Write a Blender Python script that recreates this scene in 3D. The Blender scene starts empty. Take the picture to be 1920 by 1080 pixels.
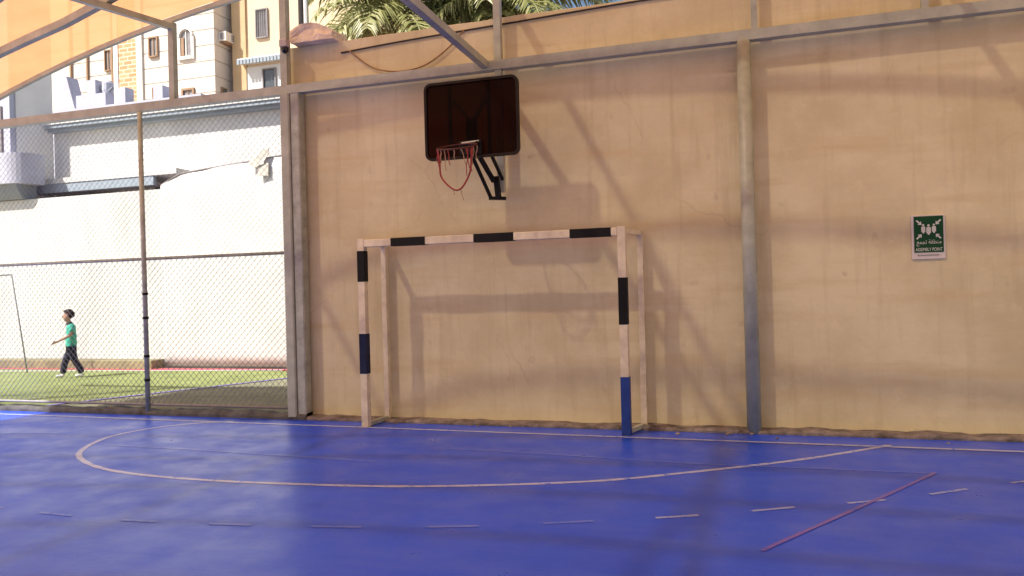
import bpy, bmesh, math, random
from mathutils import Vector, Matrix, noise
random.seed(7)
scene = bpy.context.scene
COL = scene.collection

# ------------------------------------------------------------------ camera
CAM_H = 1.47
yaw, roll = math.radians(17.7), 0.026
fw = Vector((-math.sin(yaw), math.cos(yaw), 0))
rt = Vector((math.cos(yaw), math.sin(yaw), 0))
up = rt.cross(fw)
r2 = rt*math.cos(roll) - up*math.sin(roll)
u2 = up*math.cos(roll) + rt*math.sin(roll)
cam = bpy.data.cameras.new('camera')
cam.sensor_width = 36; cam.lens = 1450/1920*36
cam.clip_start = 0.05; cam.clip_end = 3000
camo = bpy.data.objects.new('camera', cam); COL.objects.link(camo)
M4 = Matrix.Identity(4)
for i in range(3):
    M4[i][0] = r2[i]; M4[i][1] = u2[i]; M4[i][2] = -fw[i]
M4[0][3], M4[1][3], M4[2][3] = 0, 0, CAM_H
camo.matrix_world = M4
scene.camera = camo

# ------------------------------------------------------------------ sky, sun, exposure
SUN = Vector((0.9, 1.0, -1.5)).normalized()        # direction the light travels
elev = math.asin(-SUN.z)
to_sun = -SUN
world = bpy.data.worlds.new('World'); scene.world = world
world.use_nodes = True
wn = world.node_tree.nodes; wl = world.node_tree.links
wn.clear()
sky = wn.new('ShaderNodeTexSky'); sky.sky_type = 'NISHITA'; sky.sun_disc = False
sky.sun_elevation = elev
sky.sun_rotation = math.atan2(to_sun.x, to_sun.y)
sky.dust_density = 2.0
bg = wn.new('ShaderNodeBackground'); bg.inputs[1].default_value = 0.085
wo = wn.new('ShaderNodeOutputWorld')
wl.new(sky.outputs[0], bg.inputs[0]); wl.new(bg.outputs[0], wo.inputs[0])
sl = bpy.data.lights.new('sun', 'SUN'); sl.energy = 5.0; sl.angle = math.radians(1.4)
sl.color = (1.0, 0.94, 0.86)
so = bpy.data.objects.new('sun', sl); COL.objects.link(so)
so.rotation_euler = SUN.to_track_quat('-Z', 'Y').to_euler()
so.location = (-8, -8, 14)
scene.view_settings.view_transform = 'Standard'
scene.view_settings.look = 'None'
scene.view_settings.exposure = 0.80
scene.view_settings.gamma = 1
scene.view_settings.use_curve_mapping = False
scene.cycles.max_bounces = 8
scene.cycles.transparent_max_bounces = 16
scene.cycles.caustics_reflective = False
scene.cycles.caustics_refractive = False

# ------------------------------------------------------------------ materials
def nt(name):
    m = bpy.data.materials.new(name); m.use_nodes = True
    return m, m.node_tree.nodes, m.node_tree.links

def mat(name, col, rough=0.6, var=0.12, scale=6.0, bump=0.0, bscale=60.0, metal=0.0, spec=0.5, col2=None, stretch=None):
    m, n, l = nt(name)
    b = n['Principled BSDF']
    b.inputs['Roughness'].default_value = rough
    b.inputs['Metallic'].default_value = metal
    b.inputs['Specular IOR Level'].default_value = spec
    tc = n.new('ShaderNodeTexCoord')
    src = tc.outputs['Object']
    if stretch:
        mp = n.new('ShaderNodeMapping'); mp.inputs['Scale'].default_value = stretch
        l.new(src, mp.inputs[0]); src = mp.outputs[0]
    no = n.new('ShaderNodeTexNoise'); no.inputs['Scale'].default_value = scale
    no.inputs['Detail'].default_value = 6; no.inputs['Roughness'].default_value = 0.65
    l.new(src, no.inputs['Vector'])
    cr = n.new('ShaderNodeValToRGB')
    c2 = col2 or tuple(c*(1-var*2) for c in col)
    cr.color_ramp.elements[0].position = 0.3; cr.color_ramp.elements[1].position = 0.7
    cr.color_ramp.elements[0].color = (*c2, 1)
    cr.color_ramp.elements[1].color = (*[min(1, c*(1+var*0.6)) for c in col], 1)
    l.new(no.outputs[0], cr.inputs[0]); l.new(cr.outputs[0], b.inputs['Base Color'])
    if bump:
        n2 = n.new('ShaderNodeTexNoise'); n2.inputs['Scale'].default_value = bscale
        n2.inputs['Detail'].default_value = 5
        l.new(tc.outputs['Object'], n2.inputs['Vector'])
        bp = n.new('ShaderNodeBump'); bp.inputs['Strength'].default_value = bump
        bp.inputs['Distance'].default_value = 0.02
        l.new(n2.outputs[0], bp.inputs['Height']); l.new(bp.outputs[0], b.inputs['Normal'])
    return m

def mixrgb(n, l, fac, a, b, mode='MIX'):
    x = n.new('ShaderNodeMix'); x.data_type = 'RGBA'; x.blend_type = mode
    for sock, v in ((x.inputs[0], fac), (x.inputs[6], a), (x.inputs[7], b)):
        if hasattr(v, 'is_output'): l.new(v, sock)
        elif isinstance(v, (int, float)): sock.default_value = v
        else: sock.default_value = (*v, 1)
    return x.outputs[2]

def noise_fac(n, l, vec, scale, detail, lo, hi, rough=0.6):
    t = n.new('ShaderNodeTexNoise'); t.inputs['Scale'].default_value = scale
    t.inputs['Detail'].default_value = detail; t.inputs['Roughness'].default_value = rough
    l.new(vec, t.inputs['Vector'])
    mr = n.new('ShaderNodeMapRange'); mr.inputs[1].default_value = lo; mr.inputs[2].default_value = hi
    l.new(t.outputs[0], mr.inputs[0])
    return mr.outputs[0]

def mapped(n, l, sc):
    tc = n.new('ShaderNodeTexCoord'); mp = n.new('ShaderNodeMapping')
    mp.inputs['Scale'].default_value = sc
    l.new(tc.outputs['Object'], mp.inputs[0])
    return mp.outputs[0]

def plaster_wall():
    m, n, l = nt('beige_plaster')
    b = n['Principled BSDF']; b.inputs['Roughness'].default_value = 0.85
    b.inputs['Specular IOR Level'].default_value = 0.2
    v1 = mapped(n, l, (1, 1, 1)); vs = mapped(n, l, (7, 7, 0.6)); vh = mapped(n, l, (0.5, 0.5, 4.0))
    base = mixrgb(n, l, noise_fac(n, l, v1, 1.1, 6, 0.38, 0.62), (0.56, 0.50, 0.315), (0.67, 0.615, 0.41))
    base = mixrgb(n, l, noise_fac(n, l, vh, 1.0, 4, 0.5, 0.72), base, (0.57, 0.48, 0.28))
    st = n.new('ShaderNodeMath'); st.operation = 'MULTIPLY'; st.inputs[1].default_value = 0.5
    l.new(noise_fac(n, l, vs, 1.0, 5, 0.52, 0.75), st.inputs[0])
    base = mixrgb(n, l, st.outputs[0], base, (0.42, 0.35, 0.20))
    sp = n.new('ShaderNodeMath'); sp.operation = 'MULTIPLY'; sp.inputs[1].default_value = 0.55
    l.new(noise_fac(n, l, v1, 9.0, 8, 0.66, 0.74, 0.75), sp.inputs[0])
    base = mixrgb(n, l, sp.outputs[0], base, (0.36, 0.28, 0.17))
    lt = n.new('ShaderNodeMath'); lt.operation = 'MULTIPLY'; lt.inputs[1].default_value = 0.5
    l.new(noise_fac(n, l, v1, 3.3, 8, 0.58, 0.72, 0.7), lt.inputs[0])
    base = mixrgb(n, l, lt.outputs[0], base, (0.72, 0.645, 0.43))
    # hairline cracks, broken up by a noise mask
    wv = n.new('ShaderNodeTexNoise'); wv.inputs['Scale'].default_value = 1.3; wv.inputs['Detail'].default_value = 6
    l.new(v1, wv.inputs['Vector'])
    ad = n.new('ShaderNodeVectorMath'); ad.operation = 'MULTIPLY_ADD'; ad.inputs[1].default_value = (0.7, 0.7, 0.7)
    l.new(wv.outputs['Color'], ad.inputs[0]); l.new(v1, ad.inputs[2])
    vo = n.new('ShaderNodeTexVoronoi'); vo.feature = 'DISTANCE_TO_EDGE'; vo.inputs['Scale'].default_value = 0.55
    l.new(ad.outputs[0], vo.inputs['Vector'])
    ck = n.new('ShaderNodeMapRange'); ck.inputs[1].default_value = 0.0; ck.inputs[2].default_value = 0.006; ck.inputs[3].default_value = 0.22; ck.inputs[4].default_value = 0.0
    l.new(vo.outputs['Distance'], ck.inputs[0])
    mk = n.new('ShaderNodeMath'); mk.operation = 'MULTIPLY'
    l.new(ck.outputs[0], mk.inputs[0]); l.new(noise_fac(n, l, v1, 0.9, 3, 0.5, 0.6), mk.inputs[1])
    base = mixrgb(n, l, mk.outputs[0], base, (0.25, 0.19, 0.12))
    # scattered ball marks and chips
    v3 = n.new('ShaderNodeTexVoronoi'); v3.inputs['Scale'].default_value = 2.6
    l.new(ad.outputs[0], v3.inputs['Vector'])
    bm_ = n.new('ShaderNodeMapRange'); bm_.inputs[1].default_value = 0.06; bm_.inputs[2].default_value = 0.12; bm_.inputs[3].default_value = 0.4; bm_.inputs[4].default_value = 0.0
    l.new(v3.outputs['Distance'], bm_.inputs[0])
    mk2 = n.new('ShaderNodeMath'); mk2.operation = 'MULTIPLY'
    l.new(bm_.outputs[0], mk2.inputs[0]); l.new(noise_fac(n, l, v1, 6.0, 5, 0.45, 0.62), mk2.inputs[1])
    base = mixrgb(n, l, mk2.outputs[0], base, (0.34, 0.26, 0.18))
    l.new(base, b.inputs['Base Color'])
    t = n.new('ShaderNodeTexNoise'); t.inputs['Scale'].default_value = 14; t.inputs['Detail'].default_value = 9
    l.new(v1, t.inputs['Vector'])
    bp = n.new('ShaderNodeBump'); bp.inputs['Strength'].default_value = 0.22; bp.inputs['Distance'].default_value = 0.02
    l.new(t.outputs[0], bp.inputs['Height']); l.new(bp.outputs[0], b.inputs['Normal'])
    return m

def court_paint(name='blue_court_paint', ca=(0.010, 0.066, 0.74), cb=(0.016, 0.085, 0.85), chip=None):
    m, n, l = nt(name)
    b = n['Principled BSDF']
    v = mapped(n, l, (1, 1, 1)); vx = mapped(n, l, (0.35, 1.6, 1))
    base = mixrgb(n, l, noise_fac(n, l, v, 0.8, 5, 0.35, 0.65), ca, cb)
    w = n.new('ShaderNodeMath'); w.operation = 'MULTIPLY'; w.inputs[1].default_value = 0.28
    l.new(noise_fac(n, l, vx, 2.2, 9, 0.5, 0.74, 0.72), w.inputs[0])
    base = mixrgb(n, l, w.outputs[0], base, (0.10, 0.18, 0.74))
    d = n.new('ShaderNodeMath'); d.operation = 'MULTIPLY'; d.inputs[1].default_value = 0.5
    l.new(noise_fac(n, l, vx, 5.0, 8, 0.64, 0.76, 0.75), d.inputs[0])
    base = mixrgb(n, l, d.outputs[0], base, (0.03, 0.05, 0.34))
    for rot_, thr in ((0.5, 0.70), (-0.9, 0.71)):          # thin scuffs and shoe marks
        tc = n.new('ShaderNodeTexCoord'); mp = n.new('ShaderNodeMapping'); mp.inputs['Rotation'].default_value = (0, 0, rot_)
        mp.inputs['Scale'].default_value = (1.2, 26, 1); l.new(tc.outputs['Object'], mp.inputs[0])
        sc_ = n.new('ShaderNodeMath'); sc_.operation = 'MULTIPLY'; sc_.inputs[1].default_value = 0.45
        l.new(noise_fac(n, l, mp.outputs[0], 1.0, 4, thr, thr+0.05), sc_.inputs[0])
        base = mixrgb(n, l, sc_.outputs[0], base, (0.24, 0.28, 0.66) if rot_ > 0 else (0.02, 0.03, 0.22))
    fine = n.new('ShaderNodeMath'); fine.operation = 'MULTIPLY'; fine.inputs[1].default_value = 0.22
    l.new(noise_fac(n, l, v, 38, 6, 0.5, 0.75, 0.8), fine.inputs[0])
    base = mixrgb(n, l, fine.outputs[0], base, (0.16, 0.20, 0.60))
    if chip: base = mixrgb(n, l, noise_fac(n, l, v, 16, 7, 0.54, 0.60, 0.75), base, chip)
    l.new(base, b.inputs['Base Color'])
    mr = n.new('ShaderNodeMapRange'); mr.inputs[3].default_value = 0.26; mr.inputs[4].default_value = 0.48
    l.new(noise_fac(n, l, v, 2.5, 7, 0.3, 0.7), mr.inputs[0]); l.new(mr.outputs[0], b.inputs['Roughness'])
    t = n.new('ShaderNodeTexNoise'); t.inputs['Scale'].default_value = 5; t.inputs['Detail'].default_value = 8
    l.new(vx, t.inputs['Vector'])
    bp = n.new('ShaderNodeBump'); bp.inputs['Strength'].default_value = 0.10; bp.inputs['Distance'].default_value = 0.02
    l.new(t.outputs[0], bp.inputs['Height']); l.new(bp.outputs[0], b.inputs['Normal'])
    return m

def shade_fabric():
    m, n, l = nt('tan_shade_cloth'); n.clear()
    o = n.new('ShaderNodeOutputMaterial')
    v = mapped(n, l, (1, 1, 1))
    col = mixrgb(n, l, noise_fac(n, l, v, 1.5, 5, 0.35, 0.65), (0.53, 0.235, 0.105), (0.59, 0.27, 0.125))
    tr = n.new('ShaderNodeBsdfTranslucent'); di = n.new('ShaderNodeBsdfDiffuse')
    tp = n.new('ShaderNodeBsdfTransparent'); tp.inputs[0].default_value = (1.0, 0.84, 0.64, 1)
    l.new(col, tr.inputs[0]); l.new(col, di.inputs[0])
    m1 = n.new('ShaderNodeMixShader'); m1.inputs[0].default_value = 0.12
    l.new(tr.outputs[0], m1.inputs[1]); l.new(di.outputs[0], m1.inputs[2])
    m2 = n.new('ShaderNodeMixShader'); m2.inputs[0].default_value = 0.125
    l.new(m1.outputs[0], m2.inputs[1]); l.new(tp.outputs[0], m2.inputs[2])
    l.new(m2.outputs[0], o.inputs[0])
    return m

def smoked_panel():
    m, n, l = nt('smoked_brown_acrylic'); n.clear()
    o = n.new('ShaderNodeOutputMaterial')
    tp = n.new('ShaderNodeBsdfTransparent'); tp.inputs[0].default_value = (0.24, 0.09, 0.036, 1)
    pr = n.new('ShaderNodeBsdfPrincipled'); pr.inputs['Base Color'].default_value = (0.010, 0.004, 0.002, 1)
    pr.inputs['Roughness'].default_value = 0.6; pr.inputs['Specular IOR Level'].default_value = 0.15
    mx = n.new('ShaderNodeMixShader'); mx.inputs[0].default_value = 0.35
    l.new(tp.outputs[0], mx.inputs[1]); l.new(pr.outputs[0], mx.inputs[2]); l.new(mx.outputs[0], o.inputs[0])
    return m

def leaf_mat(name, c1, c2):
    m, n, l = nt(name); n.clear()
    o = n.new('ShaderNodeOutputMaterial')
    g = n.new('ShaderNodeNewGeometry')
    col = mixrgb(n, l, g.outputs['Random Per Island'], c1, c2)
    pr = n.new('ShaderNodeBsdfPrincipled'); pr.inputs['Roughness'].default_value = 0.45
    tr = n.new('ShaderNodeBsdfTranslucent')
    l.new(col, pr.inputs['Base Color']); l.new(col, tr.inputs[0])
    mx = n.new('ShaderNodeMixShader'); mx.inputs[0].default_value = 0.3
    l.new(pr.outputs[0], mx.inputs[1]); l.new(tr.outputs[0], mx.inputs[2]); l.new(mx.outputs[0], o.inputs[0])
    return m

def brick_mat():
    m, n, l = nt('orange_brickwork')
    b = n['Principled BSDF']; b.inputs['Roughness'].default_value = 0.8
    tc = n.new('ShaderNodeTexCoord'); mp = n.new('ShaderNodeMapping')
    mp.inputs['Rotation'].default_value = (math.radians(90), 0, 0)
    l.new(tc.outputs['Object'], mp.inputs[0])
    br = n.new('ShaderNodeTexBrick')
    br.inputs['Color1'].default_value = (0.62, 0.26, 0.12, 1); br.inputs['Color2'].default_value = (0.75, 0.38, 0.2, 1)
    br.inputs['Mortar'].default_value = (0.75, 0.6, 0.45, 1); br.inputs['Scale'].default_value = 1.0
    br.inputs['Brick Width'].default_value = 0.55; br.inputs['Row Height'].default_value = 0.22; br.inputs['Mortar Size'].default_value = 0.025
    l.new(mp.outputs[0], br.inputs[0]); l.new(br.outputs[0], b.inputs['Base Color'])
    return m

def turf_mat(name, a, b_):
    m, n, l = nt(name)
    b = n['Principled BSDF']; b.inputs['Roughness'].default_value = 0.9; b.inputs['Specular IOR Level'].default_value = 0.1
    v = mapped(n, l, (1, 1, 1))
    base = mixrgb(n, l, noise_fac(n, l, v, 1.3, 6, 0.35, 0.65), a, b_)
    base = mixrgb(n, l, noise_fac(n, l, v, 40, 4, 0.45, 0.9), base, tuple(x*0.5 for x in a))
    l.new(base, b.inputs['Base Color'])
    t = n.new('ShaderNodeTexNoise'); t.inputs['Scale'].default_value = 90; t.inputs['Detail'].default_value = 4
    l.new(v, t.inputs['Vector'])
    bp = n.new('ShaderNodeBump'); bp.inputs['Strength'].default_value = 0.7; bp.inputs['Distance'].default_value = 0.03
    l.new(t.outputs[0], bp.inputs['Height']); l.new(bp.outputs[0], b.inputs['Normal'])
    return m

MT = dict(
    plaster=plaster_wall(), court=court_paint(), fabric=shade_fabric(), smoke=smoked_panel(), brick=brick_mat(),
    steel=mat('grey_painted_steel', (0.40, 0.43, 0.36), 0.45, 0.15, 5, 0.05),
    dark_steel=mat('dull_grey_pipe', (0.40, 0.43, 0.37), 0.5, 0.2, 7),
    wire=mat('galvanised_wire', (0.30, 0.30, 0.29), 0.6, 0.1, 9),
    white_metal=mat('cream_white_paint', (0.74, 0.68, 0.50), 0.5, 0.10, 5, 0.1, 30, col2=(0.50, 0.43, 0.31)),
    black=mat('black_tape', (0.006, 0.006, 0.007), 0.6, 0.2, 12, spec=0.2),
    navy=mat('navy_tape', (0.012, 0.018, 0.055), 0.6, 0.2, 12, spec=0.2),
    blue=mat('blue_tape', (0.016, 0.045, 0.24), 0.5, 0.15, 12, spec=0.3),
    black_metal=mat('black_metal', (0.008, 0.007, 0.007), 0.55, 0.2, 12, spec=0.2),
    board_frame=mat('dark_brown_plastic', (0.014, 0.008, 0.006), 0.5, 0.2, 8, spec=0.2),
    rim=mat('dull_red_rim', (0.07, 0.014, 0.010), 0.5, 0.2, 12),
    net=mat('faded_red_cord', (0.36, 0.05, 0.045), 0.8, 0.2, 20),
    net_pale=mat('frayed_pale_cord', (0.42, 0.27, 0.18), 0.85, 0.2, 20),
    zinc=mat('bare_zinc', (0.6, 0.58, 0.55), 0.3, 0.1, 9, metal=0.7),
    line=court_paint('white_court_line', (0.40, 0.46, 0.80), (0.46, 0.52, 0.84), (0.05, 0.12, 0.80)),
    line_mid=court_paint('faded_white_line', (0.26, 0.33, 0.80), (0.32, 0.40, 0.84), (0.03, 0.10, 0.80)),
    line_dim=court_paint('worn_white_line', (0.08, 0.15, 0.80), (0.12, 0.19, 0.84), (0.02, 0.09, 0.80)),
    line_red=court_paint('worn_red_line', (0.13, 0.08, 0.50), (0.18, 0.10, 0.50), (0.03, 0.08, 0.78)),
    bounce_paving=mat('pale_bounce_paving', (0.60, 0.52, 0.42), 0.9, 0.12, 2, 0.2, 20),
    concrete=mat('rough_concrete', (0.34, 0.30, 0.26), 0.9, 0.25, 5, 0.5, 30),
    mortar=mat('crumbling_mortar', (0.235, 0.205, 0.205), 0.95, 0.4, 7, 0.8, 25),
    crumb=mat('pale_mortar_crumb', (0.36, 0.30, 0.26), 0.95, 0.3, 9, 0.5, 25),
    darkkerb=mat('shade_dark_concrete', (0.11, 0.11, 0.115), 0.9, 0.35, 6, 0.6, 25),  # shade on the kerb's near face is put into this dark colour
    ground=mat('dusty_ground', (0.42, 0.36, 0.28), 0.95, 0.2, 1.5, 0.4, 20),
    turf=turf_mat('green_turf', (0.22, 0.26, 0.10), (0.32, 0.36, 0.14)),
    dullturf=turf_mat('dull_olive_turf', (0.22, 0.22, 0.14), (0.30, 0.29, 0.20)),
    track=mat('red_track', (0.44, 0.08, 0.10), 0.85, 0.15, 3),
    olive=mat('olive_tan_block', (0.30, 0.27, 0.15), 0.9, 0.2, 3, 0.3),
    white=mat('white_render', (0.70, 0.68, 0.65), 0.85, 0.12, 1.0, 0.15, 14, stretch=(1,1,0.35)),
    cloth=mat('white_tarpaulin', (0.70, 0.68, 0.65), 0.8, 0.08, 1.2),
    greyblue=mat('grey_blue_trim', (0.30, 0.35, 0.40), 0.6, 0.08, 3),
    greyface=mat('pale_grey_render', (0.78, 0.75, 0.71), 0.8, 0.05, 2),
    lavender=mat('lavender_shade_render', (0.50, 0.50, 0.59), 0.8, 0.08, 2),  # bluish shade of the building fronts is put into this colour
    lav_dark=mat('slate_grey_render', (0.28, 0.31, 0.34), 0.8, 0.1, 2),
    stone=mat('cream_stone', (0.72, 0.64, 0.56), 0.8, 0.06, 1.5),
    stone2=mat('pale_stone_trim', (0.78, 0.72, 0.65), 0.8, 0.05, 1.5),
    tan=mat('tan_render', (0.58, 0.40, 0.22), 0.8, 0.06, 1.5),
    peach=mat('peach_render', (0.74, 0.56, 0.37), 0.8, 0.05, 1.0),
    glass=mat('dark_window_glass', (0.10, 0.11, 0.12), 0.15, 0.2, 3),
    glass2=mat('shuttered_glass', (0.30, 0.28, 0.28), 0.3, 0.2, 3),
    brownframe=mat('brown_window_frame', (0.34, 0.20, 0.11), 0.6, 0.1, 3),
    greyframe=mat('grey_window_frame', (0.25, 0.22, 0.22), 0.6, 0.1, 3),
    opening=mat('dark_opening', (0.02, 0.02, 0.02), 0.9, 0.1, 3),
    rubble=mat('broken_plaster_block', (0.76, 0.66, 0.52), 0.95, 0.15, 8, 0.5, 30),
    cable=mat('black_cable', (0.03, 0.018, 0.012), 0.6, 0.2, 10),
    rope=mat('brown_rope', (0.34, 0.20, 0.11), 0.9, 0.2, 20),
    paper=mat('off_white_scrap', (0.62, 0.57, 0.50), 0.9, 0.1, 5),
    sign_back=mat('white_sign_plate', (0.62, 0.58, 0.56), 0.35, 0.05, 5),
    sign_green=mat('sign_green', (0.004, 0.060, 0.020), 0.5, 0.1, 5, spec=0.2),
    sign_white=mat('sign_white_print', (0.62, 0.66, 0.60), 0.5, 0.04, 5),
    sign_grey=mat('sign_small_print', (0.16, 0.15, 0.15), 0.5, 0.05, 5),
    skin=mat('skin', (0.50, 0.29, 0.20), 0.55, 0.06, 8),
    hair=mat('dark_hair', (0.035, 0.022, 0.016), 0.7, 0.3, 40, spec=0.2),
    teal=mat('teal_polo_cloth', (0.06, 0.44, 0.33), 0.85, 0.1, 8),
    collar=mat('black_collar_cloth', (0.02, 0.02, 0.022), 0.85, 0.1, 8),
    trousers=mat('navy_trouser_cloth', (0.018, 0.018, 0.035), 0.85, 0.2, 8),
    shoe=mat('white_shoe', (0.72, 0.72, 0.72), 0.6, 0.05, 8),
    eye=mat('dark_eye', (0.02, 0.015, 0.012), 0.3, 0.05, 8),
    camera_white=mat('camera_housing', (0.40, 0.36, 0.36), 0.4, 0.05, 8),
    dome=mat('black_dome', (0.008, 0.008, 0.01), 0.08, 0.05, 8),
    trunk=mat('palm_trunk', (0.20, 0.15, 0.10), 0.95, 0.3, 8, 0.8, 12, stretch=(1, 1, 4)),
    leaf_a=leaf_mat('palm_leaf_yellow_green', (0.24, 0.25, 0.08), (0.46, 0.43, 0.20)),
    leaf_b=leaf_mat('palm_leaf_green', (0.11, 0.14, 0.04), (0.30, 0.31, 0.12)),
    leaf_dry=leaf_mat('palm_leaf_dry', (0.36, 0.25, 0.10), (0.52, 0.42, 0.22)),
)

# ------------------------------------------------------------------ mesh helpers
ORIGIN = {}
class MB:
    def __init__(s): s.v = []; s.f = []
    def add(s, vs, fs):
        o = len(s.v); s.v += [Vector(p) for p in vs]; s.f += [tuple(i+o for i in f) for f in fs]; return s
    def box(s, x0, x1, y0, y1, z0, z1):
        return s.add([(x0,y0,z0),(x1,y0,z0),(x1,y1,z0),(x0,y1,z0),(x0,y0,z1),(x1,y0,z1),(x1,y1,z1),(x0,y1,z1)],
                     [(0,3,2,1),(4,5,6,7),(0,1,5,4),(1,2,6,5),(2,3,7,6),(3,0,4,7)])
    def cbox(s, x0, x1, y0, y1, z0, z1, c):           # box with chamfered vertical edges
        pts = [(x0+c,y0),(x1-c,y0),(x1,y0+c),(x1,y1-c),(x1-c,y1),(x0+c,y1),(x0,y1-c),(x0,y0+c)]
        n = 8
        return s.add([(x,y,z0) for x,y in pts]+[(x,y,z1) for x,y in pts],
                     [tuple(range(n-1,-1,-1)), tuple(range(n,2*n))]+[(i,(i+1)%n,(i+1)%n+n,i+n) for i in range(n)])
    def sweep(s, pts, prof, closed=False, side=None, caps=True):   # prof: list of (a,b) along side / normal axes; side fixes the section's sideways axis
        pts = [Vector(p) for p in pts]; k = len(prof); o = len(s.v); N = len(pts)
        prev = None
        for i, p in enumerate(pts):
            if closed: t = (pts[(i+1)%N]-pts[i-1])
            else: t = pts[min(i+1,N-1)]-pts[max(i-1,0)]
            t.normalize()
            if side is not None: a = Vector(side) - t*Vector(side).dot(t); a.normalize()
            elif prev is None:
                a = t.cross(Vector((0,0,1)))
                if a.length < 0.2: a = t.cross(Vector((1,0,0)))
                a.normalize()
            else: a = (prev - t*prev.dot(t)).normalized()
            prev = a; b = a.cross(t)
            for (u, w) in prof: s.v.append(p + a*u + b*w)
        R = N if closed else N-1
        for i in range(R):
            for j in range(k):
                s.f.append((o+i*k+j, o+i*k+(j+1)%k, o+((i+1)%N)*k+(j+1)%k, o+((i+1)%N)*k+j))
        if not closed and caps:
            s.f.append(tuple(o+j for j in range(k-1,-1,-1))); s.f.append(tuple(o+(N-1)*k+j for j in range(k)))
        return s
    def tube(s, pts, r, n=8, closed=False):
        return s.sweep(pts, [(r*math.cos(2*math.pi*j/n), r*math.sin(2*math.pi*j/n)) for j in range(n)], closed)
    def bar(s, pts, w, h, side=None):
        return s.sweep(pts, [(-w/2,-h/2),(w/2,-h/2),(w/2,h/2),(-w/2,h/2)], False, side)
    def lathe(s, c, prof, n=16):      # prof: (r, z)
        o = len(s.v); k = len(prof); c = Vector(c)
        for j in range(n):
            a = 2*math.pi*j/n
            for r, z in prof: s.v.append(c+Vector((r*math.cos(a), r*math.sin(a), z)))
        for j in range(n):
            for i in range(k-1):
                s.f.append((o+j*k+i, o+((j+1)%n)*k+i, o+((j+1)%n)*k+i+1, o+j*k+i+1))
        return s
    def ball(s, c, rx, ry, rz, nu=14, nv=9):
        prof = [(math.sin(math.pi*i/nv), -math.cos(math.pi*i/nv)) for i in range(nv+1)]
        o = len(s.v); s.lathe((0,0,0), prof, nu)
        for i in range(o, len(s.v)):
            p = s.v[i]; s.v[i] = Vector((c[0]+p.x*rx, c[1]+p.y*ry, c[2]+p.z*rz))
        return s
    def build(s, name, m, parent=None, smooth=False):
        off = ORIGIN.get(parent.name, Vector()) if parent else Vector()
        me = bpy.data.meshes.new(name)
        me.from_pydata([tuple(p-off) for p in s.v], [], s.f)
        bm = bmesh.new(); bm.from_mesh(me)
        bmesh.ops.remove_doubles(bm, verts=bm.verts, dist=1e-5)
        bmesh.ops.recalc_face_normals(bm, faces=bm.faces)
        bm.to_mesh(me); bm.free()
        me.materials.append(MT[m])
        if smooth:
            for p in me.polygons: p.use_smooth = True
        o = bpy.data.objects.new(name, me); COL.objects.link(o)
        if parent: o.parent = parent; ORIGIN[o.name] = off
        return o

def soft(o, w=0.006, seg=2):
    b = o.modifiers.new('soft', 'BEVEL'); b.width = w; b.segments = seg; b.limit_method = 'ANGLE'; b.angle_limit = math.radians(40)
    return o

def tag(o, label, cat, group=None):
    o['label'] = label; o['category'] = cat
    if group: o['group'] = group
    return o
def thing(name, label, cat, loc=(0,0,0), group=None):
    o = bpy.data.objects.new(name, None); COL.objects.link(o)
    o.location = loc; ORIGIN[o.name] = Vector(loc); o.empty_display_size = 0.2
    return tag(o, label, cat, group)
def struct(o, kind='structure'):
    o['kind'] = kind; return o
def B(name, m, parent, *dims):
    return MB().box(*dims).build(name, m, parent)

def sheet(name, poly, z, m):
    mb = MB(); mb.add([(x, y, z) for x, y in poly], [tuple(range(len(poly)))])
    return struct(mb.build(name, m))

def ribbon(name, pts, w, z, m, parent=None):
    mb = MB(); P = [Vector((x, y, 0)) for x, y in pts]; L = []; Rr = []
    for i, p in enumerate(P):
        t = (P[min(i+1,len(P)-1)]-P[max(i-1,0)]).normalized(); nn = Vector((-t.y, t.x, 0))
        ww = w*(0.5+0.06*math.sin(i*1.7))
        L.append(p+nn*ww+Vector((0,0,z))); Rr.append(p-nn*ww+Vector((0,0,z)))
    k = len(P)
    mb.add(L+Rr, [(i, i+1, k+i+1, k+i) for i in range(k-1)])
    return struct(mb.build(name, m, parent))

def spline(pts, n=10):
    out = []
    for i in range(len(pts)-1):
        p0 = pts[max(i-1,0)]; p1 = pts[i]; p2 = pts[i+1]; p3 = pts[min(i+2,len(pts)-1)]
        for j in range(n):
            t = j/n
            out.append(tuple(0.5*((2*b)+(-a+c)*t+(2*a-5*b+4*c-d)*t*t+(-a+3*b-3*c+d)*t**3) for a,b,c,d in zip(p0,p1,p2,p3)))
    out.append(tuple(pts[-1])); return out

# ------------------------------------------------------------------ ground and court
sheet('ground', [(-600,-600),(600,-600),(600,900),(-600,900)], -0.06, 'ground')
mb = MB().box(-11.5, 5.6, -7, 7.80, -0.05, 0.0)
struct(mb.build('court_floor', 'court'))
mb = MB().box(5.601, 9.4, -14, 7.80, -0.055, -0.002).box(-24, -11.501, -14, 7.80, -0.055, -0.002).box(-11.5, 5.6, -14, -7.001, -0.055, -0.002)
struct(mb.build('bounce_paving', 'bounce_paving'))  # unseen pale surround, added to bounce warm light under the canopy
sheet('turf_field', [(-24,7.98),(-9.80,7.98),(-7.75,12.2),(-7.4,12.9),(-24,12.62)], -0.02, 'turf')
sheet('side_turf', [(-9.795,7.98),(-5.0,7.98),(-3.0,12.9),(-7.395,12.9),(-7.745,12.2)], -0.024, 'dullturf')
ribbon('turf_edge_line', [(-9.80,7.98),(-8.77,10.09),(-7.75,12.2)], 0.07, -0.012, 'line_red')
ribbon('field_line', [(-24,12.30),(-15.4,12.36),(-9.5,12.95),(-8.9,13.0)], 0.10, -0.014, 'white')
sheet('running_track', [(-24,12.45),(-15.4,12.5),(-9.3,13.08),(-4,13.2),(-4,13.36),(-24,13.30)], -0.030, 'track')

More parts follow.
